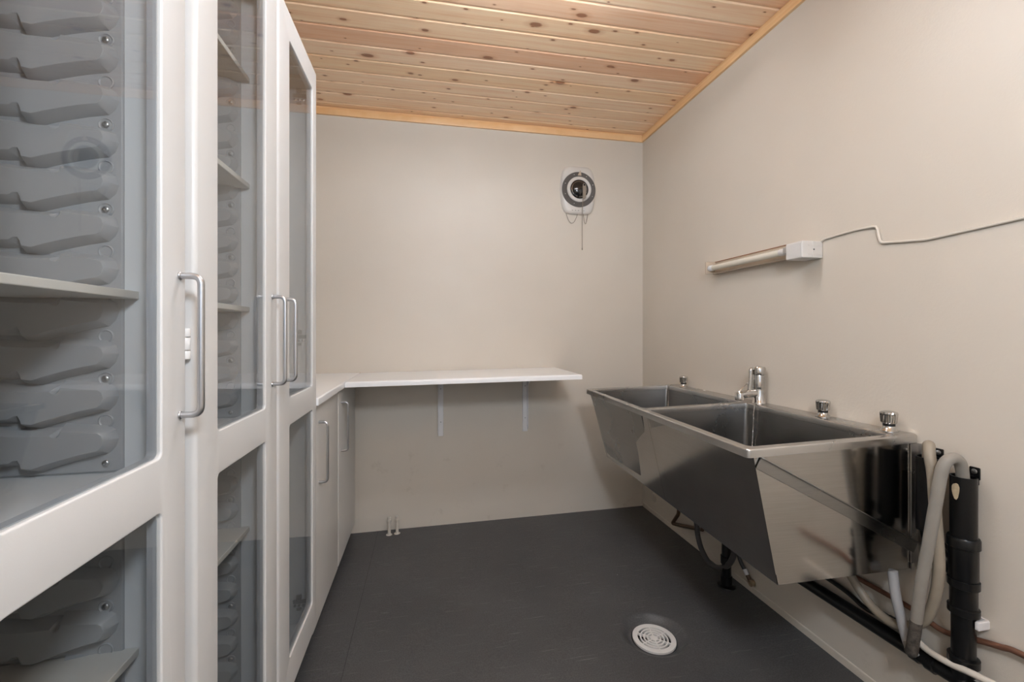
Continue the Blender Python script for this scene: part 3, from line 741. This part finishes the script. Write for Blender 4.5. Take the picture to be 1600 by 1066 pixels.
# ================================================================== pipes and hoses
def standpipe(x, y, ztop, zlow, lab, full):
    s = thing('standpipe', lab, 'drain pipe', (x, y, zlow), 'black standpipes beside the sink')
    b = MB(); r = .0265
    b.lathe([(r, zlow if not full else .600), (r, ztop), (r-.0025, ztop), (r-.0025, ztop-.10), (.001, ztop-.101)], (x, y, 0), 'z', 32)
    b.build('pipe', 'black', s, smooth=40)
    t = MB(); yy = y-.002
    t.plate(lambda u, v, d: (XR-.0035+d, yy+u, v), rr(-.0115, .0115, ztop-.010, ztop+.022, .003), [], .003, .001, .001)
    t.box(x, XR-.002, yy-.010, yy+.010, ztop-.022, ztop-.008)
    tt = t.build('wall_tab', 'black', s)
    MB().lathe([(.0068, 0), (.0062, .002), (.003, .0034)], (XR-.0035, yy, ztop+.011), 'x', 14).build('tab_screw', 'screw', tt, smooth=40, loc=s['_o'])
    return s
SX = 1.368
s1 = standpipe(SX, .982, .803, .60, 'black standpipe partly hidden by the hoses at the sink edge', False)
s2 = standpipe(SX, .900, .776, .27, 'black standpipe with a torn sticker, farther from the sink', True)
MB().tube(fillet([(SX, .982, .61), (SX, .978, .572), (SX, .915, .515)], .03, 6), .0185, 20).build('branch', 'black', s1, smooth=50)
MB().lathe([(.0225, -.016), (.0245, -.014), (.0245, .014), (.0225, .016)], (SX, .960, .556), (Vector((1, 0, 0)), Vector((0, .66, .75)), Vector((0, -.75, .66))), 24).build('branch_collar', 'black', s1, smooth=40)
MB().lathe([(.024, .285), (.024, .455), (.027, .457), (.027, .505), (.029, .508), (.029, .612), (.0325, .614), (.0325, .636), (.0305, .640), (.0265, .641)], (SX, .9, -.02), 'z', 32).build('lower_pipe', 'black', s2, smooth=40)
for z, hgt in ((.500, .022), (.430, .020), (.300, .022)):
    MB().lathe([(.0275, z-hgt/2), (.0315, z-hgt/2+.002), (.0315, z+hgt/2-.002), (.0275, z+hgt/2)], (SX, .9, 0), 'z', 32).build('collar', 'black', s2, smooth=40)
st = MB(); n = 14
pts = []
for k in range(n):
    a = 2*PI*k/n; rad = 1+.12*math.sin(3*a+.6)
    pts.append((.17+.36*rad*math.cos(a)*.9, .740+.021*rad*math.sin(a)))
vd = Vector((.83, .55, 0)).normalized(); vl_ = Vector((-vd.y, vd.x, 0))
def f_(th, z, r):
    q = -vd*math.cos(th+.42) + vl_*math.sin(th+.42); return (SX+q.x*r, .900+q.y*r, z)
st.loft([[f_(p[0], p[1], .0264) for p in pts], [f_(p[0], p[1], .0270) for p in pts]])
so = st.build('sticker', 'sticker', s2); so['label'] = 'torn beige sticker remnant'
# white clip
cl = MB().plate(lambda u, v, d: (u, .866+d, v), rr(SX-.004, XR-.001, .394, .416, .004), [], .007, .002, .001)
cl.plate(lambda u, v, d: (u, .927+d, v), rr(SX+.004, XR-.001, .394, .416, .004), [], .007, .002, .001).box(XR-.006, XR-.001, .869, .931, .394, .416)
tag(cl.build('pipe_clip', 'wpl', smooth=40), 'white plastic clip holding the black standpipe to the wall', 'clip')
# low horizontal waste pipe
wp = thing('waste_pipe', 'black waste pipe running low along the right wall under the sink', 'drain pipe', (1.362, 1.3, .24))
MB().tube(fillet([(1.362, 1.90, .225), (1.362, 1.2, .238), (1.362, .945, .243), (1.362, .90, .246), (1.365, .897, .285)], .03, 6), .0205, 20).build('pipe', 'black', wp, smooth=50)
for y in (1.005, .965):
    MB().lathe([(.021, -.012), (.0245, -.010), (.0245, .010), (.021, .012)], (1.362, y, .2425), 'y', 24).build('coupling', 'black', wp, smooth=40)
MB().tube(fillet([(1.362, .90, .246), (1.362, .84, .235), (1.362, .70, .230)], .02), .0205, 20).build('run_out', 'black', wp, smooth=50)
# grey hose out of the farther standpipe, hanging in a long loop to the sink underside
h2 = smooth_path([(1.368, .900, .715), (1.366, .900, .770), (1.352, .897, .812), (1.325, .896, .826), (1.303, .902, .800), (1.298, .914, .705), (1.300, .932, .592), (1.303, .953, .465), (1.305, .967, .355), (1.306, .976, .288), (1.312, .984, .268), (1.322, .996, .282)], 10)
hs2 = thing('grey_hose', 'thick grey hose looping out of the stickered standpipe, hanging in front', 'hose', (1.30, .93, .26))
MB().tube(h2, .0135, 16).build('hose', 'hose', hs2, smooth=60)
MB().tube([Vector(p) for p in h2[-32:-8]], .0140, 16).build('worn_tape', simple('worn_black_tape', srgb(84, 78, 72), .5, var=.55, vscale=90), hs2, smooth=60)
h1 = smooth_path([(1.368, .982, .740), (1.366, .981, .795), (1.353, .972, .832), (1.338, .958, .842), (1.322, .945, .815), (1.318, .935, .770), (1.318, .930, .690), (1.325, .926, .520), (1.332, .950, .400), (1.336, .990, .335), (1.336, 1.050, .300), (1.336, 1.115, .312), (1.330, 1.170, .365), (1.320, 1.205, .43), (1.315, 1.215, .461)], 10)
tag(MB().tube(h1, .0128, 16).build('beige_hose', 'tan', smooth=60), 'beige hose from the standpipe by the sink, curving back under the basin', 'hose')
pp = smooth_path([(1.318, 1.038, .462), (1.318, 1.030, .40), (1.322, 1.020, .345), (1.330, 1.006, .275), (1.334, .992, .248)], 8)
tag(MB().tube(pp, .0125, 16).build('outlet_pipe', 'palegrey', smooth=60), 'pale grey pipe dropping from under the near end of the sink', 'pipe')
cr = smooth_path([(1.352, 1.052, .298), (1.350, 1.012, .293), (1.345, .970, .280), (1.340, .915, .284), (1.338, .858, .297), (1.338, .80, .305), (1.338, .70, .31)], 8)
tag(MB().tube(cr, .0085, 12).build('cream_hose', 'cream', smooth=60), 'thin cream hose running away low towards the camera', 'hose')
br = smooth_path([(1.390, 2.10, .330), (1.390, 1.60, .337), (1.390, 1.20, .341), (1.390, 1.045, .342), (1.390, .963, .330), (1.390, .90, .352), (1.390, .84, .372), (1.390, .79, .383), (1.390, .60, .385)], 8)
tag(MB().tube(br, .0075, 12).build('copper_pipe', 'copper', smooth=60), 'thin brown copper pipe along the right wall behind the hoses', 'pipe')
tb_ = thing('thin_black_pipe', 'thin black pipe with a coupling, between the copper and waste pipes', 'pipe', (1.38, 1.2, .27))
MB().tube(smooth_path([(1.385, 1.70, .292), (1.385, 1.285, .281), (1.384, 1.175, .263), (1.384, 1.10, .274), (1.384, 1.03, .275)]), .0078, 12).build('pipe', 'black', tb_, smooth=60)
MB().lathe([(.009, -.020), (.0125, -.018), (.0125, .004), (.0145, .006), (.0145, .020), (.010, .022)], (1.384, 1.105, .2735), 'y', 18).build('coupling', 'black', tb_, smooth=40)
# under the sink
tag(MB().tube(fillet([(1.380, 2.235, .200), (1.380, 2.238, .134), (1.382, 2.305, .052), (1.380, 2.190, .087), (1.380, 2.02, .142)], .016, 6), .0098, 12).build('bent_pipe', 'bronze', smooth=60), 'bent brown pipe coming out low under the far basin', 'pipe')
lp = smooth_path([(1.335, 2.02, .30), (1.322, 1.985, .200), (1.320, 1.968, .135), (1.320, 1.935, .082), (1.320, 1.875, .050), (1.320, 1.805, .066), (1.320, 1.740, .118), (1.322, 1.705, .195), (1.325, 1.70, .30)], 8)
tag(MB().tube(lp, .0125, 12).build('looped_hose', 'darkhose', smooth=60), 'dark grey hose hanging in a loop under the sink', 'hose')
dx, dy = 1.328, 1.768; dz_ = zf(dx, dy)
dp = thing('floor_drain_pipe', 'black drain pipe going down into the floor under the sink', 'drain pipe', (dx, dy, dz_))
MB().lathe([(.020, -.002), (.020, .46-dz_)], (dx, dy, dz_), 'z', 28).build('pipe', 'black', dp, smooth=40)
MB().lathe([(.040, -.002), (.038, .004), (.028, .007), (.0245, .010), (.0245, .045), (.021, .048)], (dx, dy, dz_), 'z', 28).build('floor_collar', 'black', dp, smooth=40)
MB().lathe([(.021, .10), (.0245, .102), (.0245, .135), (.021, .137)], (dx, dy, dz_), 'z', 28).build('coupling', 'black', dp, smooth=40)
vl = thing('shutoff_valve', 'small round shutoff valve on a short hose low on the wall under the sink', 'valve', (1.39, 1.69, .055))
MB().tube(smooth_path([(1.375, 1.775, .20), (1.380, 1.745, .125), (1.384, 1.722, .096)]), .0085, 12).build('hose', 'darkhose', vl, smooth=60)
MB().tube([(1.384, 1.722, .098), (1.386, 1.708, .079)], .0095, 14).build('ferrule', 'wpl', vl, smooth=40)
MB().tube([(1.386, 1.708, .080), (1.388, 1.696, .064)], .0085, 14).build('neck', 'bronze', vl, smooth=40)
MB().lathe([(.013, -.012), (.0145, -.010), (.0145, .006), (.011, .008), (.009, .006), (.0045, .006), (.0035, .0085), (.0005, .009)], (1.390, 1.689, .054), 'x', 24).build('valve_head', 'brass', vl, smooth=40)
wc = MB().lathe([(.026, -.001), (.026, .003), (.022, .005), (.001, .0055)], (XR, 2.552, .108), 'x', 28).build('blanking_disc', 'pipewhite', smooth=40)
tag(wc, 'round cream blanking cap low on the right wall by the corner', 'cap')

# ================================================================== floor drain grate
gz = zf(*DC)-.0205
gr = thing('drain_grate', 'round white plastic drain grate set into the floor', 'drain', (DC[0], DC[1], gz))
R0 = .0822
b = MB(); n = 64
def annulus(r0, r1, z0, z1):
    b.loft([[(DC[0]+r*math.cos(2*PI*k/n), DC[1]+r*math.sin(2*PI*k/n), z) for k in range(n)] for r, z in ((r0, z0), (r0, z1), (r1, z1), (r1, z0), (r0, z0))], False, False)
annulus(.061, R0-.002, gz-.004, gz+.003)
annulus(.0475, .0530, gz-.006, gz+.0028); annulus(.0345, .0400, gz-.006, gz+.0028); annulus(.0215, .0270, gz-.006, gz+.0028); annulus(.0001, .0140, gz-.006, gz+.0028)
for k in range(6):
    a = PI/3*k+.35; c, s_ = math.cos(a), math.sin(a)
    q = []
    for r in (.012, .0615):
        for w in (-.0024, .0024):
            q.append((DC[0]+r*c-w*s_, DC[1]+r*s_+w*c))
    b.hexa([(q[0][0], q[0][1], gz-.006), (q[2][0], q[2][1], gz-.006), (q[3][0], q[3][1], gz-.006), (q[1][0], q[1][1], gz-.006), (q[0][0], q[0][1], gz+.0026), (q[2][0], q[2][1], gz+.0026), (q[3][0], q[3][1], gz+.0026), (q[1][0], q[1][1], gz+.0026)])
b.build('grate', 'drainwhite', gr, smooth=40)

for o in list(bpy.data.objects):
    if '_o' in o: del o['_o']
